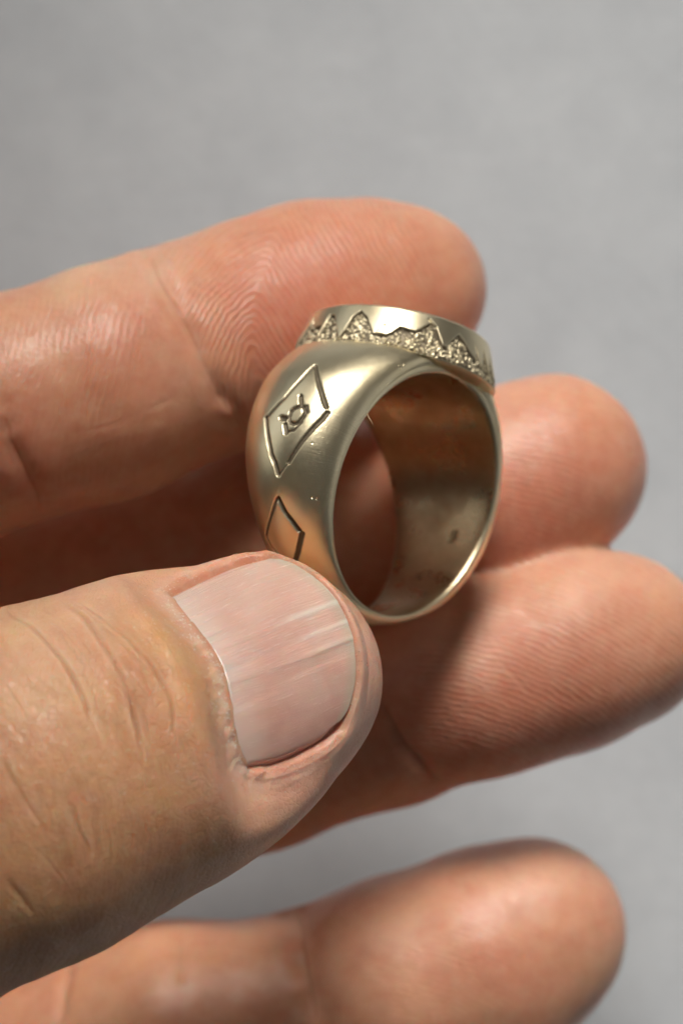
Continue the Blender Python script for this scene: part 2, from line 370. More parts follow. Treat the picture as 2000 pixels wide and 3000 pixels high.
def build_bezel(parent):
    nt, nh, nc = 1500, 80, 40
    ph = np.linspace(-np.pi, np.pi, nt, endpoint=False)
    t = np.linspace(0, 1, nh)
    rb, rt, vb, vt = .81, .715, .965, 1.295
    r = rb + (rt - rb) * t ** 1.15; v = vb + (vt - vb) * t
    Rr = np.repeat(r[None], nt, 0); V = np.repeat(v[None], nt, 0); PH = np.repeat(ph[:, None], nh, 1); Tt = np.repeat(t[None], nt, 0)
    pt = lambda PH, Rr, V: RC + Rr[..., None] * (np.sin(PH)[..., None] * RW + np.cos(PH)[..., None] * RA) + V[..., None] * RV
    X = pt(PH, Rr, V)
    n3 = np.sin(PH)[..., None] * RW + np.cos(PH)[..., None] * RA + .33 * RV
    n3 /= np.linalg.norm(n3, axis=-1, keepdims=True)
    px = project(X); face = n3[..., 2] > 0.02
    Z = lambda x, y: np.array((900 + x * .3827, 850 + y * .3827))
    def inv(x, y):
        d = np.where(face, ((px - Z(x, y)) ** 2).sum(-1), 1e12); i = np.unravel_index(d.argmin(), d.shape); return np.array([PH[i] * .75, Tt[i] * .35])
    line = [(20, 300), (45, 225), (70, 370), (110, 270), (175, 190), (205, 200), (235, 370), (280, 310), (340, 210), (410, 160), (450, 200), (500, 330),
            (600, 345), (650, 320), (710, 285), (770, 300), (830, 320), (880, 295), (950, 250), (990, 300), (1040, 425), (1070, 440), (1110, 390),
            (1160, 350), (1200, 390), (1250, 480), (1290, 540)]
    A = np.array([inv(*p) for p in line])
    A = A[np.argsort(A[:, 0])]
    lo, hi = A[0, 0], A[-1, 0]
    s = ph * .75
    zig = np.interp(s, A[:, 0], A[:, 1])
    per = .13
    alt = .06 + .19 * np.abs(((s / per) % 1) * 2 - 1)
    zig = np.where((s < lo) | (s > hi), alt, zig)
    H = Tt * .35; S = np.repeat(s[:, None], nh, 1)
    QQ = np.c_[S.ravel(), H.ravel(), np.zeros(S.size)]
    jag = vnoise(QQ, 30, 5).reshape(S.shape) * .004
    rec = sstep(-.006, .012, zig[:, None] + jag - H)          # 1 inside the sunk ground
    # crest / crack marks
    dep = rec * .026
    for L in ([(930, 225), (955, 255), (985, 285)], [(540, 305), (590, 262)], [(45, 215), (70, 370)]):
        B = np.array([inv(*p) for p in L]); d = polydist(QQ[:, :2], B).reshape(S.shape)
        dep = np.maximum(dep, (1 - sstep(.004, .014, d)) * .016)
    # edge cut of the triangles
    d = np.abs(zig[:, None] + jag - H)
    dep += np.exp(-(d / .009) ** 2) * .014 * (H < .30)
    # granules standing in the sunk ground
    g = np.zeros(S.size); gs = rng.uniform(-np.pi * .75, np.pi * .75, 2600); gh = rng.uniform(.0, .30, 2600) ** 1.0
    order = np.argsort(S.ravel(), kind='stable'); Ss = S.ravel()[order]
    for a_, b_ in zip(gs, gh):
        w = rng.uniform(.008, .015); i0, i1 = np.searchsorted(Ss, [a_ - w, a_ + w]); ii = order[i0:i1]
        dd = ((S.ravel()[ii] - a_) ** 2 + (H.ravel()[ii] - b_) ** 2) / (w * w)
        g[ii] = np.maximum(g[ii], np.sqrt(np.clip(1 - dd, 0, 1)) * w * .95)
    g = g.reshape(S.shape) * rec
    # beaded row at the foot
    bead = np.clip(1 - ((((S + jag) / .042) % 1 * 2 - 1) ** 2 + ((H - .022) / .024) ** 2), 0, 1) ** .5 * .014
    nr = vnoise(QQ, 60, 8).reshape(S.shape)
    X = X + n3 * ((g + bead * rec - dep) + rec * nr * .002)[..., None]
    pat = np.clip(rec * .85 - g * 60 * rec + np.exp(-(d / .012) ** 2) * 1.0 * (H > .05), 0, 1)
    # soften top edge, then the face of the seal
    fr = np.linspace(1, 0, nc)
    edge = .02
    top = pt(np.repeat(ph[:, None], nc, 1), np.repeat(((rt - .012) * fr)[None], nt, 0),
             np.repeat((vt + .012 + .0 * fr)[None], nt, 0))
    u_ = np.sin(ph)[:, None] * fr * rt; w_ = np.cos(ph)[:, None] * fr * rt
    sunk = (1 - sstep(.5, .53, np.hypot(u_, w_))) * .03
    top = top - RV * sunk[..., None]
    bot = pt(np.repeat(ph[:, None], 6, 1), np.repeat(np.array([0.02, .5, .68, .74, .785, .803])[None], nt, 0),
             np.repeat(np.array([.93, .93, .93, .938, .948, .956])[None], nt, 0))
    rows = np.concatenate([bot, X, top], 1); m = 6 + nh + nc
    z = lambda k, v=0.: np.full((nt, k), v)
    o = mesh_from('bezel', rows.reshape(-1, 3) - RC, grid_quads(nt, m, True, False), mat=BRONZE, parent=parent,
        attrs={'patina': np.concatenate([z(6, .3), pat, z(nc)], 1).ravel(), 'along': np.repeat(ph[:, None], m, 1).ravel(),
               'across': np.repeat(np.linspace(0, 1, m)[None], nt, 0).ravel(), 'rim': z(m).ravel(), 'inside': z(m).ravel()})
    return o

ring = bpy.data.objects.new('signet_ring', None); scene.collection.objects.link(ring)
ring.location = RC; ring.empty_display_size = .3
ring['label'] = 'heavy pale bronze signet ring with engraved diamonds held between thumb and fingers'
ring['category'] = 'ring'
bpy.context.view_layer.update()
build_band(ring); build_bezel(ring)

# ------------------------------------------------------------------ hand: signed distance field
def r_cone(X, A, B, ra, rb, squash=None):
    ba = B - A; L = np.linalg.norm(ba); D = X - A
    if squash is not None:
        n, f = squash; n = n - ba * (n @ ba) / (L * L); n = n / np.linalg.norm(n)
        D = D + (D @ n.astype(np.float32))[:, None] * n.astype(np.float32) * (1 / f - 1)
    ba = ba.astype(np.float32)
    t = np.clip((D @ ba) / (L * L), 0, 1)
    t2 = t
    return np.linalg.norm(D - t2[:, None] * ba, axis=1) - (ra + (rb - ra) * t2)
def ell(X, C, ax, rad):
    D = (X - C); q = np.stack([(D @ np.asarray(a, np.float32)) / r for a, r in zip(ax, rad)], 1)
    k = np.linalg.norm(q, axis=1); return (k - 1) * min(rad) 
def smin(a, b, k):
    h = np.clip(.5 + .5 * (b - a) / k, 0, 1); return b * (1 - h) + a * h - k * h * (1 - h)

# chains: (px, py, z, radius)
CH = {
 'little': [(-1500, 1900, 7.6, 1.15), (-700, 1540, 8.4, 1.02), (-250, 1290, 8.9, .98), (60, 1185, 9.1, .90), (300, 1125, 9.0, .925), (520, 1045, 8.75, .88),
            (720, 985, 8.45, .915), (930, 900, 8.25, .86), (1100, 855, 8.1, .775), (1185, 848, 8.0, .70)],
 'ring':   [(-1500, 2300, 6.4, 1.2), (-500, 1960, 6.6, 1.05), (100, 1750, 7.0, .98), (420, 1640, 7.1, .97), (800, 1560, 7.2, .98), (1150, 1508, 7.3, .86), (1400, 1455, 7.75, .85), (1600, 1378, 7.7, .79), (1625, 1365, 7.65, .765)],
 'middle': [(-1500, 2750, 6.5, 1.2), (-500, 2520, 6.8, 1.05), (200, 2370, 7.1, .93), (760, 2215, 7.6, .80), (1130, 2100, 7.9, .765), (1400, 1985, 8.2, .83), (1650, 1912, 8.1, .80), (1805, 1878, 7.95, .745)],
 'index':  [(-1300, 3500, 6.6, 1.25), (-500, 3300, 6.9, 1.07), (60, 3170, 7.1, .92), (520, 3050, 7.3, 1.04), (860, 2980, 7.3, .89), (1180, 2890, 7.4, .955), (1430, 2790, 7.45, .915), (1560, 2725, 7.45, .80)],
}
THB = [(-1300, 3250, 9.4, 1.75), (-700, 2800, 11.2, 1.45), (-250, 2440, 12.0, 1.22), (80, 2300, 12.05, 1.20), (430, 2150, 11.75, 1.10), (600, 2075, 11.5, 1.0), (790, 1985, 11.2, .83)]
thn = unit([-.12, .50, .86])      # direction the thumbnail faces

h = .055
lo = np.array([-9.2, -6.6, 3.6]); hi = np.array([3.6, 3.2, 13.9])
dims = np.ceil((hi - lo) / h).astype(int) + 1
FLD = np.full(dims, 1.0, np.float32)
gx = [lo[i] + h * np.arange(dims[i]) for i in range(3)]
def apply(A, B, pad, fn, comb):
    """evaluate fn on the box around A..B and combine into the field"""
    mn = np.minimum(A, B) - pad; mx = np.maximum(A, B) + pad
    i0 = np.clip(((mn - lo) / h).astype(int), 0, dims); i1 = np.clip(((mx - lo) / h).astype(int) + 2, 0, dims)
    if (i1 <= i0).any(): return
    sl = tuple(slice(a, b) for a, b in zip(i0, i1))
    G = np.meshgrid(*[gx[k][sl[k]].astype(np.float32) for k in range(3)], indexing='ij')
    X = np.stack([g.ravel() for g in G], 1)
    d = fn(X).astype(np.float32); sub = FLD[sl]
    FLD[sl] = comb(sub.ravel(), d).reshape(sub.shape)
def chain(pts, k=.12, squash=None, kbase=None):
    tmp_pts = [(P(x, y, z), r) for x, y, z, r in pts]
    global FLD
    keep = FLD; FLD = np.full(dims, 1.0, np.float32)
    for (A, ra), (B, rb) in zip(tmp_pts[:-1], tmp_pts[1:]):
        apply(A, B, max(ra, rb) + .35, lambda X: r_cone(X, A, B, ra, rb, squash), lambda a, b: smin(a, b, k))
    # small k between fingers, larger towards the palm
    kk = np.interp(gx[0], [-6.5, -3.2], [.9, .03]).astype(np.float32)[:, None, None]
    hh = np.clip(.5 + .5 * (FLD - keep) / kk, 0, 1)
    FLD = FLD * (1 - hh) + keep * hh - kk * hh * (1 - hh)
for nme in ('ring', 'middle', 'index', 'little'): chain(CH[nme], .14)
chain(THB, .25, (thn, .94))
# palm and heel of the hand, outside the frame
pc = P(-2400, 2750, 7.2)
apply(pc, pc, 4.6, lambda X: ell(X, pc, [unit([1, .1, .1]), unit([-.1, 1, 0]), unit([0, 0, 1])], (3.4, 3.9, 1.9)), lambda a, b: smin(a, b, .9))
pc2 = P(-1750, 3300, 8.6)
apply(pc2, pc2, 3.2, lambda X: ell(X, pc2, [unit([1, .3, .3]), unit([-.3, 1, 0]), unit([-.3, 0, 1])], (2.6, 2.0, 1.9)), lambda a, b: smin(a, b, .8))
# soft pads of the fingertips
def pad(px, py, z, d, rad, k=.3):
    c = P(px, py, z); t = unit(d); n = unit(np.array([0, 0, 1.]) - t * t[2]); b = np.cross(n, t)
    apply(c, c, max(rad) + .5, lambda X: ell(X, c, [t, b, n], rad), lambda a, b_: smin(a, b_, k))
pad(1480, 1440, 7.95, [1, .3, .0], (.95, .70, .62))
pad(1600, 1935, 8.2, [1, .3, .0], (1.0, .70, .62))
pad(1400, 2830, 7.6, [1, .35, 0], (1.05, .8, .72))
pad(880, 905, 8.45, [1, .32, -.1], (.9, .74, .66))
# the skin yields where the ring presses
def ring_field(X):
    D = X - RC; u = D @ RA.astype(np.float32); vv = D @ RV.astype(np.float32); ww = D @ RW.astype(np.float32)
    r = np.hypot(vv, ww); th = np.arctan2(ww, vv)
    hw = half_w(th); rm = r_mid(th)
    s = np.clip(np.abs(u) / (hw + .02), 0, 1)
    ro = R_IN + .06 + (rm - R_IN - .06) * (1 - s ** 2.4)
    d = np.maximum(np.maximum(r - ro, (np.abs(u) - hw)), -1.0)
    bz = np.maximum(np.hypot(u, ww) - .80, np.maximum(vv - 1.31, .9 - vv))
    return np.minimum(d, bz)
apply(RC, RC, 1.9, ring_field, lambda a, b: -smin(-a, b - .012, .09))

# ------------------------------------------------------------------ surface nets
def surface_nets(F):
    S = F < 0
    a = [slice(0, -1), slice(1, None)]
    cnt = np.zeros(tuple(d - 1 for d in F.shape), np.int8)
    for i in (0, 1):
        for j in (0, 1):
            for k in (0, 1): cnt += S[a[i], a[j], a[k]]
    act = np.argwhere((cnt > 0) & (cnt < 8))
    idx = -np.ones(cnt.shape, np.int32); idx[tuple(act.T)] = np.arange(len(act))
    acc = np.zeros((len(act), 3)); num = np.zeros(len(act))
    cor = [(i, j, k) for i in (0, 1) for j in (0, 1) for k in (0, 1)]
    val = {c: F[act[:, 0] + c[0], act[:, 1] + c[1], act[:, 2] + c[2]] for c in cor}
    for c in cor:
        for ax in range(3):
            if c[ax]: continue
            d = list(c); d[ax] = 1; d = tuple(d)
            va, vb = val[c], val[d]; m = (va < 0) != (vb < 0)
            t = np.where(m, va / np.where(m, va - vb, 1), 0)
            p = np.array(c, float)[None] + np.eye(3)[ax][None] * t[:, None]
            acc[m] += p[m]; num[m] += 1
    V = lo + (act + acc / num[:, None]) * h
    quads = []
    for ax in range(3):
        o1, o2 = [(1, 2), (2, 0), (0, 1)][ax]
        sl0 = [slice(None)] * 3; sl1 = [slice(None)] * 3; sl0[ax] = slice(0, -1); sl1[ax] = slice(1, None)
        A, B = S[tuple(sl0)], S[tuple(sl1)]
        e = np.argwhere(A != B)
        ok = (e[:, o1] > 0) & (e[:, o2] > 0) & (e[:, o1] < F.shape[o1] - 1) & (e[:, o2] < F.shape[o2] - 1); e = e[ok]
        inside = S[tuple(e.T)]
        def cell(d1, d2):
            q = e.copy(); q[:, o1] -= d1; q[:, o2] -= d2; return idx[tuple(q.T)]
        q = np.stack([cell(1, 1), cell(0, 1), cell(0, 0), cell(1, 0)], 1)
        q[~inside] = q[~inside][:, ::-1]
        quads.append(q)
    return V, np.concatenate(quads)
for ax in range(3):       # close the surface where the wrist leaves the block
    for e in (0, -1):
        sl = [slice(None)] * 3; sl[ax] = e; FLD[tuple(sl)] = .5
V, Fq = surface_nets(FLD)
# keep the largest connected body implicitly (one hand); relax a little
def relax(V, F, it):
    n = len(V)
    E = np.concatenate([F[:, [0, 1]], F[:, [1, 2]], F[:, [2, 3]], F[:, [3, 0]]])
    deg = np.bincount(E.ravel(), minlength=n)[:, None]
    for i in range(it):
        w = .5 if i % 2 == 0 else -.52
        s = np.stack([np.bincount(E[:, 0], V[E[:, 1], c], n) + np.bincount(E[:, 1], V[E[:, 0], c], n) for c in range(3)], 1)
        V = V + w * (s / np.maximum(deg, 1) - V)
    return V
V = relax(V, Fq, 4)
tmp = mesh_from('hand_cage', V, Fq)
md = tmp.modifiers.new('s', 'SUBSURF'); md.levels = 1; md.render_levels = 1
dg = bpy.context.evaluated_depsgraph_get(); ev = tmp.evaluated_get(dg); em = ev.to_mesh()
nv = len(em.vertices); V = np.empty(nv * 3, np.float32); em.vertices.foreach_get('co', V); V = V.reshape(-1, 3).astype(float)
NRM = np.empty(nv * 3, np.float32); em.vertices.foreach_get('normal', NRM); NRM = NRM.reshape(-1, 3).astype(float)
nf = len(em.polygons); Fq = np.empty(nf * 4, np.int32); em.loops.foreach_get('vertex_index', Fq); Fq = Fq.reshape(-1, 4)
ev.to_mesh_clear(); me_ = tmp.data; bpy.data.objects.remove(tmp); bpy.data.meshes.remove(me_)
print('hand verts', nv)

# finer skin around the thumbnail
import bmesh
def refine(V, F, sel, cuts):
    sub = F[sel]; ids = np.unique(sub); remap = -np.ones(len(V), np.int64); remap[ids] = np.arange(len(ids))
    bm = bmesh.new(); bv = [bm.verts.new(V[i]) for i in ids]
    for f in remap[sub]: bm.faces.new([bv[i] for i in f])
    bm.verts.index_update()
    bmesh.ops.subdivide_edges(bm, edges=[e for e in bm.edges if not e.is_boundary], cuts=cuts, use_grid_fill=True)
    bmesh.ops.triangulate(bm, faces=[f for f in bm.faces if len(f.verts) > 4])
    bm.verts.ensure_lookup_table(); bm.verts.index_update()
    free = [v for v in bm.verts if v.index >= len(ids)]
    inner = [v for v in bm.verts if not v.is_boundary]
    for _ in range(5): bmesh.ops.smooth_vert(bm, verts=inner, factor=.5, use_axis_x=True, use_axis_y=True, use_axis_z=True)
    n0 = len(V); k0 = len(ids)
    gid = np.array([ids[v.index] if v.index < k0 else n0 + v.index - k0 for v in bm.verts])
    Vn = np.concatenate([V, np.array([v.co for v in bm.verts if v.index >= k0]).reshape(-1, 3)])
    for v in bm.verts:
        if v.index < k0: Vn[ids[v.index]] = v.co
    q = [[gid[v.index] for v in f.verts] for f in bm.faces if len(f.verts) == 4]
    t = [[gid[v.index] for v in f.verts] for f in bm.faces if len(f.verts) == 3]
    bm.free()
    return Vn, np.concatenate([F[~sel], np.array(q, np.int32)]), np.array(t, np.int32).reshape(-1, 3)
NCEN = P(760, 1960, 12.1)
selv = (np.linalg.norm(V - NCEN, axis=1) < 1.30) & (V[:, 2] > 10.9)
V, Fq, Ft = refine(V, Fq, selv[Fq].all(1), 2)
nv = len(V); NRM = np.zeros((nv, 3))
for Fs in (Fq, Ft):
    fn = np.cross(V[Fs[:, 2]] - V[Fs[:, 0]], V[Fs[:, -1]] - V[Fs[:, 1]]) if Fs.shape[1] == 4 else np.cross(V[Fs[:, 1]] - V[Fs[:, 0]], V[Fs[:, 2]] - V[Fs[:, 0]])
    for c in range(Fs.shape[1]):
        for d in range(3): NRM[:, d] += np.bincount(Fs[:, c], fn[:, d], nv)
NRM /= np.linalg.norm(NRM, axis=1, keepdims=True) + 1e-12

# ------------------------------------------------------------------ which digit does each vertex belong to
def chain_dist(pts):
    D = np.full(nv, 1e9)
    q = [(P(x, y, z), r) for x, y, z, r in pts]
    for (A, ra), (B, rb) in zip(q[:-1], q[1:]):
        ba = B - A; t = np.clip(((V - A) @ ba) / (ba @ ba), 0, 1)
        D = np.minimum(D, np.linalg.norm(V - A - t[:, None] * ba, axis=1) - (ra + (rb - ra) * t))
    return D
names = ['little', 'ring', 'middle', 'index', 'thumb']
CD = np.stack([chain_dist(CH[n]) for n in names[:4]] + [chain_dist(THB)], 1)
dig = CD.argmin(1)
PX = project(V)

# ------------------------------------------------------------------ thumbnail frame
NA = P(790, 1985, 11.2); NB = P(480, 2122, 11.62)
nt_ = unit(NA - NB)
nn = unit(thn - nt_ * (thn @ nt_)); nb = np.cross(nt_, nn)      # nb: across the nail, downwards in the picture
RN = .93
perp_up = nn * 0 + nn
C0 = NA - nn * .10 - nb * .03
def nail_r(a): return RN - .018 * np.clip(a, 0, 2) ** 2 * 1.0 - .02 * sstep(.3, .75, a) + .035 * np.clip(-a, 0, 1.2)
def cyl(X):
    q = X - C0; a = q @ nt_; y = q @ nb; zz = q @ nn
    return a, np.arctan2(y, zz) * RN, np.hypot(y, zz)
def ray_cyl(px, py):
    """where the sight line of a pixel meets the nail cylinder -> (a, s)"""
    o = np.array([0, 0, CZ]); d = unit(P(px, py, 10.) - o)
    od = (o - C0) - ((o - C0) @ nt_) * nt_; dd = d - (d @ nt_) * nt_
    A_, B_, C_ = dd @ dd, 2 * od @ dd, od @ od - RN ** 2
    disc = B_ * B_ - 4 * A_ * C_
    t = (-B_ - math.sqrt(max(disc, 0))) / (2 * A_)
    a, s, _ = cyl((o + t * d)[None]); return a[0], s[0]
outl = [(490, 1760), (580, 1703), (658, 1665), (765, 1628), (842, 1646), (941, 1703), (1002, 1780), (1033, 1879), (1037, 1978), (1021, 2085), (987, 2154),
        (903, 2193), (811, 2242), (727, 2250), (688, 2216), (673, 2116), (666, 2009), (643, 1932), (589, 1871), (528, 1810)]
OUT = np.array([ray_cyl(*p) for p in outl])

# ------------------------------------------------------------------ nail outline as four curves in (along, across)
ROOT = np.array([(-.63, -.52), (-.70, -.28), (-.70, 0), (-.69, .2), (-.73, .39), (-.80, .62), (-.83, .84), (-.76, .98)])
FREE = np.array([(.20, -.60), (.28, -.36), (.35, -.05), (.37, .21), (.33, .46), (.24, .70), (.12, .90), (-.01, 1.04)])
LATL = np.array([(-.63, -.52), (-.33, -.61), (-.08, -.645), (.20, -.60)])
LATH = np.array([(-.76, .98), (-.52, 1.06), (-.25, 1.07), (-.01, 1.04)])
def resamp(Cv, n):
    L = np.r_[0, np.cumsum(np.linalg.norm(np.diff(Cv, axis=0), axis=1))]; L /= L[-1]
    t = np.linspace(0, 1, 200); q = np.stack([np.interp(t, L, Cv[:, i]) for i in (0, 1)], 1)
    e0, e1 = q[0].copy(), q[-1].copy()
    for _ in range(160):
        q[1:-1] = (q[:-2] + 2 * q[1:-1] + q[2:]) / 4
    return np.stack([np.interp(np.linspace(0, 1, n), t, q[:, i]) for i in (0, 1)], 1)
def outline_loop(n=60):
    return np.concatenate([resamp(ROOT, n)[::-1], resamp(LATL, n)[1:], resamp(FREE, n)[1:], resamp(LATH, n)[::-1][1:]])
LOOP = outline_loop()
def round_loop(Lp, it):
    Lp = Lp[:-1].copy()
    for _ in range(it): Lp = (np.roll(Lp, 1, 0) + 2 * Lp + np.roll(Lp, -1, 0)) / 4
    return np.r_[Lp, Lp[:1]]
LOOP = round_loop(LOOP, 14)
def in_poly(Q, Lp):
    c = np.zeros(len(Q), bool)
    for (x0, y0), (x1, y1) in zip(Lp[:-1], Lp[1:]):
        m = ((y0 > Q[:, 1]) != (y1 > Q[:, 1]))
        c ^= m & (Q[:, 0] < (x1 - x0) * (Q[:, 1] - y0) / (y1 - y0 + 1e-15) + x0)
    return c

# ------------------------------------------------------------------ sculpt the skin: nail folds
a_, s_, rho = cyl(V)
m = np.where((CD[:, 4] < .3) & (a_ > -1.6) & (a_ < 1.0) & (s_ > -1.5) & (s_ < 1.8))[0]
Q = np.c_[a_[m], s_[m]]
sd = polydist(Q, LOOP[::2] if len(LOOP) % 2 else LOOP) * np.where(in_poly(Q, LOOP), -1, 1)
NAILSD = np.full(nv, 9.0); NAILSD[m] = sd
# side weights: free edge / root / lateral
dF = polydist(Q, resamp(FREE, 20)); dR = polydist(Q, resamp(ROOT, 20)); dL = np.minimum(polydist(Q, resamp(LATL, 12)), polydist(Q, resamp(LATH, 12)))
e = .05
wF, wR, wL = [1 / (d + .01) ** 3 for d in (dF, dR, dL)]; tot = wF + wR + wL; wF /= tot; wR /= tot; wL /= tot
jg = vnoise(V[m], 14, 21) * .012 + vnoise(V[m], 36, 22) * .003
rn = nail_r(a_[m])
sdj = sd + jg * .5
pF = np.interp(sdj, [-.06, 0, .02, .06, .14, .4], [-.05, -.042, -.018, .003, .0, -.10])
pR = np.interp(sdj, [-.10, -.055, -.025, .01, .04, .10, .2, .4], [-.05, -.03, .008, .014, .022, .030, .045, .06])
pL = np.interp(sdj, [-.05, 0, .02, .06, .12, .25, .4], [-.06, -.04, .02, .052, .058, .03, .0])
prof = wF * pF + wR * pR + wL * pL + jg * (sd > 0) * (1 - .8 * wF - .45 * wL)
fade = wF * sstep(.03, .20, sd) + wR * sstep(.06, .42, sd) + wL * sstep(.06, .34, sd)
newr = (rn + prof) * (1 - fade) + rho[m] * fade
dirv = V[m] - C0 - a_[m][:, None] * nt_; dirv /= np.linalg.norm(dirv, axis=1, keepdims=True)
V[m] += dirv * (newr - rho[m])[:, None]

# ------------------------------------------------------------------ creases and wrinkles
Z2 = lambda L: [(x * .7653, 1550 + y * .7653) for x, y in L]
Z5 = lambda L: [(x * .9566, 550 + y * .9566) for x, y in L]
Z6 = lambda L: [(1000 + x * .6378, 1000 + y * .6378) for x, y in L]
Z7 = lambda L: [(x * 1.2755, 2300 + y * 1.2755) for x, y in L]
CR = [  # digit, polyline, half width cm, depth, lip
 (4, Z2([(0, 285), (70, 330), (130, 380), (220, 470), (290, 570), (330, 650), (360, 740), (400, 830)]), .022, 0.0240, 0.0150),
 (4, Z2([(240, 270), (330, 330), (400, 440), (470, 560), (510, 680), (535, 800), (560, 910)]), .022, 0.0240, 0.0150),
 (4, Z2([(280, 262), (390, 330), (500, 430), (590, 540), (640, 620), (665, 720), (648, 830)]), .016, 0.0165, 0.0090),
 (4, Z2([(420, 470), (480, 580), (505, 700)]), .013, 0.0105, 0.0045),
 (4, Z2([(0, 840), (50, 950), (110, 1060), (170, 1150), (190, 1180)]), .024, 0.0210, 0.0090),
 (4, Z2([(270, 1030), (300, 1160), (340, 1240), (335, 1280)]), .018, 0.0120, 0.0060),
 (4, Z2([(0, 1310), (60, 1380), (150, 1500)]), .03, 0.0180, 0.0060),
 (4, Z2([(130, 300), (230, 370), (320, 470), (390, 600), (425, 720)]), .011, .007, .004),
 (4, Z2([(560, 330), (640, 430), (700, 540), (735, 660)]), .010, .005, .003),
 (4, Z2([(350, 560), (400, 680), (430, 800), (450, 930)]), .011, .007, .003),
 (4, Z2([(0, 560), (60, 640), (130, 760), (180, 880)]), .012, .006, .003),
 (4, Z2([(540, 900), (560, 980), (560, 1080)]), .010, .005, .002),
 (4, Z2([(610, 640), (660, 760), (680, 860), (680, 930)]), .010, .005, .002),
 (4, Z2([(100, 1180), (190, 1280), (260, 1390)]), .014, .006, .003),
 (4, Z2([(380, 960), (400, 1060), (395, 1150)]), .011, .004, .002),
 (4, Z2([(480, 600), (560, 700), (590, 860)]), .012, 0.0075, 0.0030),
 (0, Z5([(462, 200), (475, 240), (510, 320), (560, 400), (600, 470), (650, 570), (690, 650), (700, 700)]), .08, .04, .004),
 (0, Z5([(620, 500), (650, 560), (690, 620), (710, 660)]), .025, .006, .002),
 (0, Z5([(230, 760), (330, 730), (420, 690), (500, 655), (560, 625)]), .03, .004, .002),
 (0, Z5([(210, 610), (260, 660), (350, 680), (430, 670)]), .12, .006, .0),
 (0, Z5([(0, 690), (40, 790), (80, 870), (110, 930), (135, 1010)]), .09, .03, .0),
 (2, Z6([(165, 1640), (200, 1700), (240, 1770), (300, 1880), (390, 1980), (480, 2050)]), .05, .045, .0),
 (2, Z6([(690, 1430), (740, 1500), (830, 1590), (870, 1640)]), .02, .008, .003),
 (2, Z6([(640, 1320), (760, 1420)]), .02, .006, .002),
 (3, Z7([(665, 270), (690, 310), (700, 400), (715, 480), (722, 560)]), .14, .07, .0),
 (3, Z7([(172, 395), (158, 430), (146, 480), (135, 560)]), .05, .07, .0),
 (3, Z7([(410, 330), (415, 400), (408, 480)]), .06, .02, .0),
]
disp = np.zeros(nv)
csd = np.full(nv, 1.0); cw = np.full(nv, .02); camp = np.zeros(nv)
for dg_, pl, hw, dp, lip in CR:
    A = np.array(pl, float); pad_ = 70
    # smooth the polyline
    Ls = np.r_[0, np.cumsum(np.linalg.norm(np.diff(A, axis=0), axis=1))]; tt_ = np.linspace(0, Ls[-1], 40)
    A = np.stack([np.interp(tt_, Ls, A[:, i]) for i in (0, 1)], 1)
    for _ in range(12): A[1:-1] = (A[:-2] + 2 * A[1:-1] + A[2:]) / 4
    mm = np.where((dig == dg_) & (NRM[:, 2] > .02) & (PX[:, 0] > A[:, 0].min() - pad_) & (PX[:, 0] < A[:, 0].max() + pad_) & (PX[:, 1] > A[:, 1].min() - pad_) & (PX[:, 1] < A[:, 1].max() + pad_))[0]
    if not len(mm): continue
    sc = 1500 / (T * (CZ - V[mm, 2]))
    q = PX[mm] + np.stack([vnoise(V[mm], 3, 31), vnoise(V[mm], 3, 32)], 1) * 7 + np.stack([vnoise(V[mm], 9, 33), vnoise(V[mm], 9, 34)], 1) * 3
    d = np.full(len(mm), 1e9); sg = np.ones(len(mm))
    for a0, a1 in zip(A[:-1], A[1:]):
        dd, tq = segdist(q, a0, a1)
        crs = (a1[0] - a0[0]) * (q[:, 1] - a0[1]) - (a1[1] - a0[1]) * (q[:, 0] - a0[0])
        up = dd < d; d = np.where(up, dd, d); sg = np.where(up, np.sign(crs), sg)
    d = d / sc
    te = np.minimum(np.linalg.norm(q - A[0], axis=1), np.linalg.norm(q - A[-1], axis=1)) / sc
    tap = sstep(.0, .16, te)
    v_ = np.clip(1 + .6 * vnoise(V[mm], 5, 35), .2, 2)
    if hw > .045:
        disp[mm] += tap * v_ * (-dp * np.exp(-(d / hw) ** 2) + lip * np.exp(-((d - 2.0 * hw) / (1.0 * hw)) ** 2))
    w_ = hw * .72 if hw < .045 else .018
    up = d / w_ < np.abs(csd[mm]) / cw[mm]
    ii = mm[up]; csd[ii] = (d * sg)[up]; cw[ii] = w_; camp[ii] = (tap * v_ * (dp if hw < .045 else .35 * dp))[up]
# shallow real valley under the fine line
thin = np.exp(-(csd / .05) ** 2) * camp
disp -= thin * .35
# faint transverse folds on the back of the thumb
ax_t = (V - P(430, 2150, 11.75)) @ unit(P(600, 2075, 11.5) - P(80, 2300, 12.05))
mt = (dig == 4)
ac_t = (V - P(430, 2150, 11.75)) @ unit(P(650, 2700, 11.75) - P(430, 2150, 11.75))
fold = sstep(-2.8, -1.6, ax_t) * (1 - sstep(-.15, .1, ax_t)) * mt
disp += fold * (.006 * vnoise(np.c_[ax_t * 3.2, V[:, 1] * .5, V[:, 2] * .5], 1.6, 41) + .0035 * vnoise(np.c_[ax_t * 9, V[:, 1] * 1.2, V[:, 2]], 1.6, 42))
# general unevenness of flesh
disp += .016 * vnoise(V, 1.1, 51) + .007 * vnoise(V, 2.6, 52) + .0022 * vnoise(V, 8, 53)
near_ring = sstep(.0, .12, np.where(np.linalg.norm(V - RC, axis=1) < 1.9, np.abs(ring_field(V.astype(np.float32))), 1))
disp *= near_ring * np.where(NAILSD < 9, sstep(-.02, .25, NAILSD), 1)
V += NRM * disp[:, None]

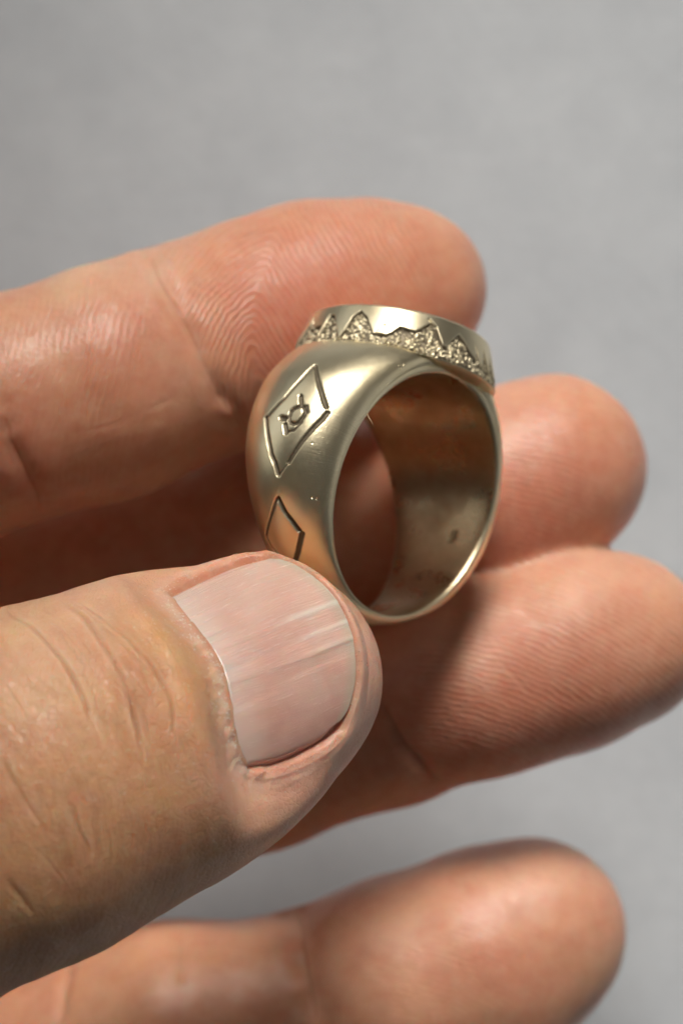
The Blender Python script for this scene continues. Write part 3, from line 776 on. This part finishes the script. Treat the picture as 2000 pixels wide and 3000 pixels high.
# ------------------------------------------------------------------ skin attributes
x, y = PX[:, 0], PX[:, 1]
f1 = np.hypot(x - 960, y - 1130); f2 = .85 * x - .5 * y + 129
lit = smin(-f1, -f2, 30) * -1
per = 17.0
phase = np.zeros(nv); mask = np.zeros(nv)
d0 = dig == 0
dist = d0 & (x > 450 + (y - 750) * .45)
phase[d0] = (.97 * x + .22 * y)[d0] * 2 * np.pi / 21; mask[d0] = .25 * sstep(380, 250, x[d0]) + .25 * (x[d0] > 250) * sstep(470, 380, x[d0])
phase[dist] = lit[dist] * 2 * np.pi / per; mask[dist] = .8 * sstep(0, 40, (x - 450 - (y - 750) * .45)[dist]) * sstep(1330, 1150, x[dist])
for dgi, cx, cy, sx, mk, x0 in ((1, 1350, 2300, 1, .45, 1400), (2, 1180, 2900, 1, 1.0, 1130), (3, 1000, 3800, 1, .25, 900)):
    mm = dig == dgi
    phase[mm] = np.hypot((x[mm] - cx) * sx, y[mm] - cy) * 2 * np.pi / per
    mask[mm] = mk * sstep(x0, x0 + 120, x[mm])
mm = (dig == 1) | (dig == 2)
mask *= sstep(-.1, .35, NRM[:, 2])
palmc = np.array([.68, .335, .195]); thumbc = np.array([.66, .335, .145]); red = np.array([.60, .15, .085]); pale = np.array([.76, .50, .37])
COL = np.repeat(palmc[None], nv, 0); COL[mt] = thumbc
def tint(sel, px_, py_, r, c, k):
    d = np.hypot(x - px_, (y - py_)) / r
    w = (np.exp(-d * d) * k * sel)[:, None]
    COL[:] = COL * (1 - w) + np.asarray(c) * w
for a in ((0, 1010, 740, 200, red, .30), (0, 850, 920, 260, red, .85), (0, 1250, 960, 220, red, .5), (0, 330, 960, 170, red, .55), (0, 40, 1300, 160, red, .4), (0, 240, 820, 160, (.84, .60, .40), .5),
          (0, 455, 800, 90, pale, .5), (0, 560, 1080, 130, pale, .35), (1, 1640, 1350, 170, red, .5), (1, 1500, 1540, 230, red, .75), (1, 1850, 1350, 120, red, .3), (1, 1500, 1200, 160, pale, .3), (1, 250, 1680, 260, pale, .4),
          (2, 1780, 1830, 180, red, .30), (2, 1600, 2080, 300, red, .7), (2, 1300, 2150, 200, red, .4), (2, 1700, 1720, 200, pale, .4), (2, 1250, 1850, 200, pale, .4), (3, 1450, 2760, 200, red, .28), (3, 1560, 2560, 170, pale, .5), (3, 1150, 2720, 200, pale, .35), (3, 350, 2850, 260, (.76, .44, .24), .5),  # index pale and orange tints put missing light into the skin colour
          (4, 620, 1700, 130, (.82, .48, .36), .6), (4, 300, 1700, 180, (.80, .50, .38), .5), (4, 1070, 1950, 200, (.80, .50, .40), .8), (4, 900, 2300, 230, (.80, .46, .38), .7), (4, 640, 2250, 120, (.70, .42, .30), .5),
          (4, 120, 1950, 200, (.80, .56, .38), .4), (4, 480, 1900, 150, (.68, .35, .13), .7), (4, 560, 2120, 130, (.66, .33, .13), .7), (4, 250, 2300, 220, (.70, .40, .20), .4)):
    dgi, px_, py_, r, c, k = a; tint(dig == dgi, px_, py_, r, c, k)
near = NAILSD < 8
w = (np.exp(-(np.clip(NAILSD, 0, 9) / .035) ** 2) * .55 * near)[:, None]
COL = COL * (1 - w) + np.array([.55, .20, .13]) * w
w = (np.exp(-((NAILSD - .09) / .05) ** 2) * .3 * near)[:, None]
COL = COL * (1 - w) + np.array([.86, .62, .52]) * w
wroot = np.zeros(nv); wroot[m] = wR
w = (np.exp(-((NAILSD - .035) / .035) ** 2) * wroot * .6 * near)[:, None]
COL = COL * (1 - w) + np.array([.80, .62, .50]) * w
# grime caught at the tip beside the free edge
wfree = np.zeros(nv); wfree[m] = wF
g = (np.exp(-((NAILSD - .06) / .08) ** 2) * wfree * near * sstep(2150, 1650, y) * np.clip(vnoise(V, 9, 61) + .35, 0, 1) * .7)[:, None]
COL = COL * (1 - g) + np.array([.30, .22, .15]) * g
vv_ = (vnoise(V, .9, 62) * .5)[:, None]
COL = COL * (1 + .10 * vv_ * np.array([.4, 1, 1.2]))
dors = mt.astype(float) * sstep(.0, .3, NAILSD)
dry = np.where(near, np.exp(-((NAILSD - .03) / .07) ** 2) * .9 * (1 - .3 * wfree), 0) + mt * sstep(2150, 2300, y) * np.exp(-((x - 380) / 170) ** 2) * np.exp(-((y - 2330) / 120) ** 2) * .8 \
    + mt * np.exp(-((x - 480) / 90) ** 2 - ((y - 1830) / 70) ** 2) * .5 + mt * .12
hand = mesh_from('hand', V, Fq, Ft, mat=SKIN, attrs={'ridge_phase': phase, 'ridge_mask': mask, 'dorsal': dors, 'dryness': np.clip(dry, 0, 1), 'crease_sd': csd, 'thumb_along': ax_t + .28 * ac_t ** 2, 'thumb_across': ac_t, 'fold': fold, 'crease_w': cw, 'crease_amp': camp},
                 cols={'skin_colour': np.clip(COL, 0, 1)})
hand['label'] = 'right hand with palm side fingers fanned out and thumb pinching the ring'
hand['category'] = 'hand'

# ------------------------------------------------------------------ thumbnail
def build_nail():
    n, mN = 120, 170
    u = np.linspace(0, 1, n)[:, None, None]; v = np.linspace(0, 1, mN)[None, :, None]
    R_, F_, L_, H_ = resamp(ROOT, mN), resamp(FREE, mN), resamp(LATL, n), resamp(LATH, n)
    Qn = (1 - u) * R_[None] + u * F_[None] + (1 - v) * L_[:, None] + v * H_[:, None] \
        - ((1 - u) * (1 - v) * R_[0] + (1 - u) * v * R_[-1] + u * (1 - v) * F_[0] + u * v * F_[-1])
    # round the two free corners, tuck the hidden margins under the folds
    c = np.array([-.2, .2]); uu, vv2 = u[..., 0], v[..., 0]
    Qn = c + (Qn - c) * (1 + .035 * np.maximum(sstep(.12, 0, uu), np.maximum(sstep(.06, 0, vv2), sstep(.94, 1, vv2)) * (1 - sstep(.8, 1, uu))))[..., None]
    corner = sstep(.80, 1, uu) * (sstep(.16, 0, vv2) + sstep(.88, 1, vv2)); Qn = Qn - (Qn - c) * (corner * .05)[..., None]
    a, s = Qn[..., 0], Qn[..., 1]
    lines = np.c_[s.ravel() * 7, a.ravel() * .45, np.zeros(a.size)]
    rid = (vnoise(lines, 1.4, 71) * .006 + vnoise(lines, 3.4, 72) * .0045).reshape(a.shape)
    Xw = np.c_[a.ravel(), s.ravel(), a.ravel() * 0]
    wav = (vnoise(Xw, 2.2, 73) * .006).reshape(a.shape)
    strong = .010 * np.exp(-((vv2 - .44) / .012) ** 2) * sstep(.45, .75, uu) + .008 * np.exp(-((vv2 - .53) / .011) ** 2) * sstep(.5, .8, uu) + .007 * np.exp(-((vv2 - .60) / .011) ** 2) * sstep(.55, .8, uu)
    amp = sstep(.78, .55, vv2) * .9 + .25
    r = nail_r(a) + rid * amp + wav + strong * .8
    # margins dive, the free edge is a little rounded
    r = r - .05 * np.maximum(sstep(.05, 0, vv2), sstep(.95, 1, vv2)) - .03 * sstep(.05, 0, uu)
    ph_ = s / RN
    pos = lambda r_: C0 + a[..., None] * nt_ + r_[..., None] * (np.sin(ph_)[..., None] * nb + np.cos(ph_)[..., None] * nn)
    top = pos(r); th_ = .032
    bot = pos(r - th_)
    Nn = n * mN
    q = grid_quads(n, mN); verts = np.concatenate([top.reshape(-1, 3), bot.reshape(-1, 3)])
    ring_i = np.concatenate([np.arange(mN), np.arange(1, n) * mN + mN - 1, (n - 1) * mN + np.arange(mN - 2, -1, -1), np.arange(n - 2, 0, -1) * mN])
    nx = np.roll(ring_i, -1)
    side = np.stack([ring_i, nx, nx + Nn, ring_i + Nn], 1)
    UA = np.repeat(uu, mN, 1); VA = np.repeat(vv2, n, 0) * 2 - 1
    # face outward
    q_out = q[:, ::-1] if np.cross(top[1, 0] - top[0, 0], top[0, 1] - top[0, 0]) @ nn < 0 else q
    o = mesh_from('thumbnail', verts, np.concatenate([q_out, (q_out + Nn)[:, ::-1], side]), mat=NAIL, parent=hand,
                  attrs={'nail_a': np.r_[UA.ravel(), UA.ravel()], 'nail_s': np.r_[VA.ravel(), VA.ravel()], 'nail_streak': np.r_[(strong * 100).ravel(), (strong * 100).ravel()]})
    return o
build_nail()

# ------------------------------------------------------------------ dry skin flakes and specks around the nail
def bits(name, pick, n, lo_, hi_, mat, parent, lift):
    idx = rng.choice(len(pick), n, p=pick / pick.sum()); vs = []; fs = []
    for i in idx:
        c = V[i] + NRM[i] * lift; nr = NRM[i]; t = unit(np.cross(nr, rng.normal(size=3))); b = np.cross(nr, t)
        L = rng.uniform(lo_, hi_); W = L * rng.uniform(.25, .7); k = len(vs)
        for (p, q, l) in ((-1, 0, 0), (-.2, -1, .15), (1, -.2, .45), (.3, 1, .2)):
            vs.append(c + t * p * L * rng.uniform(.7, 1.2) + b * q * W * rng.uniform(.6, 1.2) + nr * (l * L * .7))
        vs.append(c + nr * (L * .25 + .001)); 
        fs += [(k, k + 1, k + 4), (k + 1, k + 2, k + 4), (k + 2, k + 3, k + 4), (k + 3, k, k + 4)]
    o = mesh_from(name, vs, tris=fs, mat=mat, parent=parent, smooth=False); o['kind'] = 'stuff'
wt_ = np.where(near & (NRM[:, 2] > .0), np.exp(-((NAILSD - .03) / .035) ** 2) * (1.1 - wfree) + .05 * np.exp(-((NAILSD - .1) / .1) ** 2), 0)
bits('dry_skin_flakes', wt_, 380, .004, .012, mat_flat('dry_skin', (.80, .66, .56), .6, .5), hand, .001)
wt2 = (mt & (NRM[:, 2] > .1) & (NAILSD > .05) & (PX[:, 0] > 0)) * (.15 + np.exp(-((x - 380) / 150) ** 2 - ((y - 2350) / 130) ** 2) + np.exp(-((x - 490) / 70) ** 2 - ((y - 1850) / 60) ** 2))
bits('skin_specks', wt2, 260, .003, .008, bpy.data.materials['dry_skin'], hand, .0)
wt3 = (near & (NRM[:, 2] > -.1)) * np.exp(-((NAILSD - .05) / .06) ** 2) * wfree * sstep(2050, 1650, y)
bits('grime_specks', wt3, 60, .003, .008, mat_flat('grime', (.10, .07, .05), .8), hand, .001)

# ------------------------------------------------------------------ tiny lint fibre on the rim of the ring
def fibre():
    pts = [P(1076, 1212, 11.16), P(1080, 1224, 11.2), P(1087, 1234, 11.22), P(1092, 1246, 11.2)]
    vs = []; r = .0028
    for i, p in enumerate(pts):
        t = unit(pts[min(i + 1, 3)] - pts[max(i - 1, 0)]); a = unit(np.cross(t, [0, 0, 1.])); b = np.cross(t, a)
        rr = r * (1, 1, .8, .3)[i]
        vs += [p + rr * (math.cos(q) * a + math.sin(q) * b) for q in np.linspace(0, 2 * np.pi, 7)[:-1]]
    o = mesh_from('lint_fibre', vs, grid_quads(4, 6, False, True), mat=mat_flat('lint', (.62, .50, .30), .6))
    o['label'] = 'tiny pale lint fibre stuck on the upper left rim of the ring opening'; o['category'] = 'lint'
fibre()
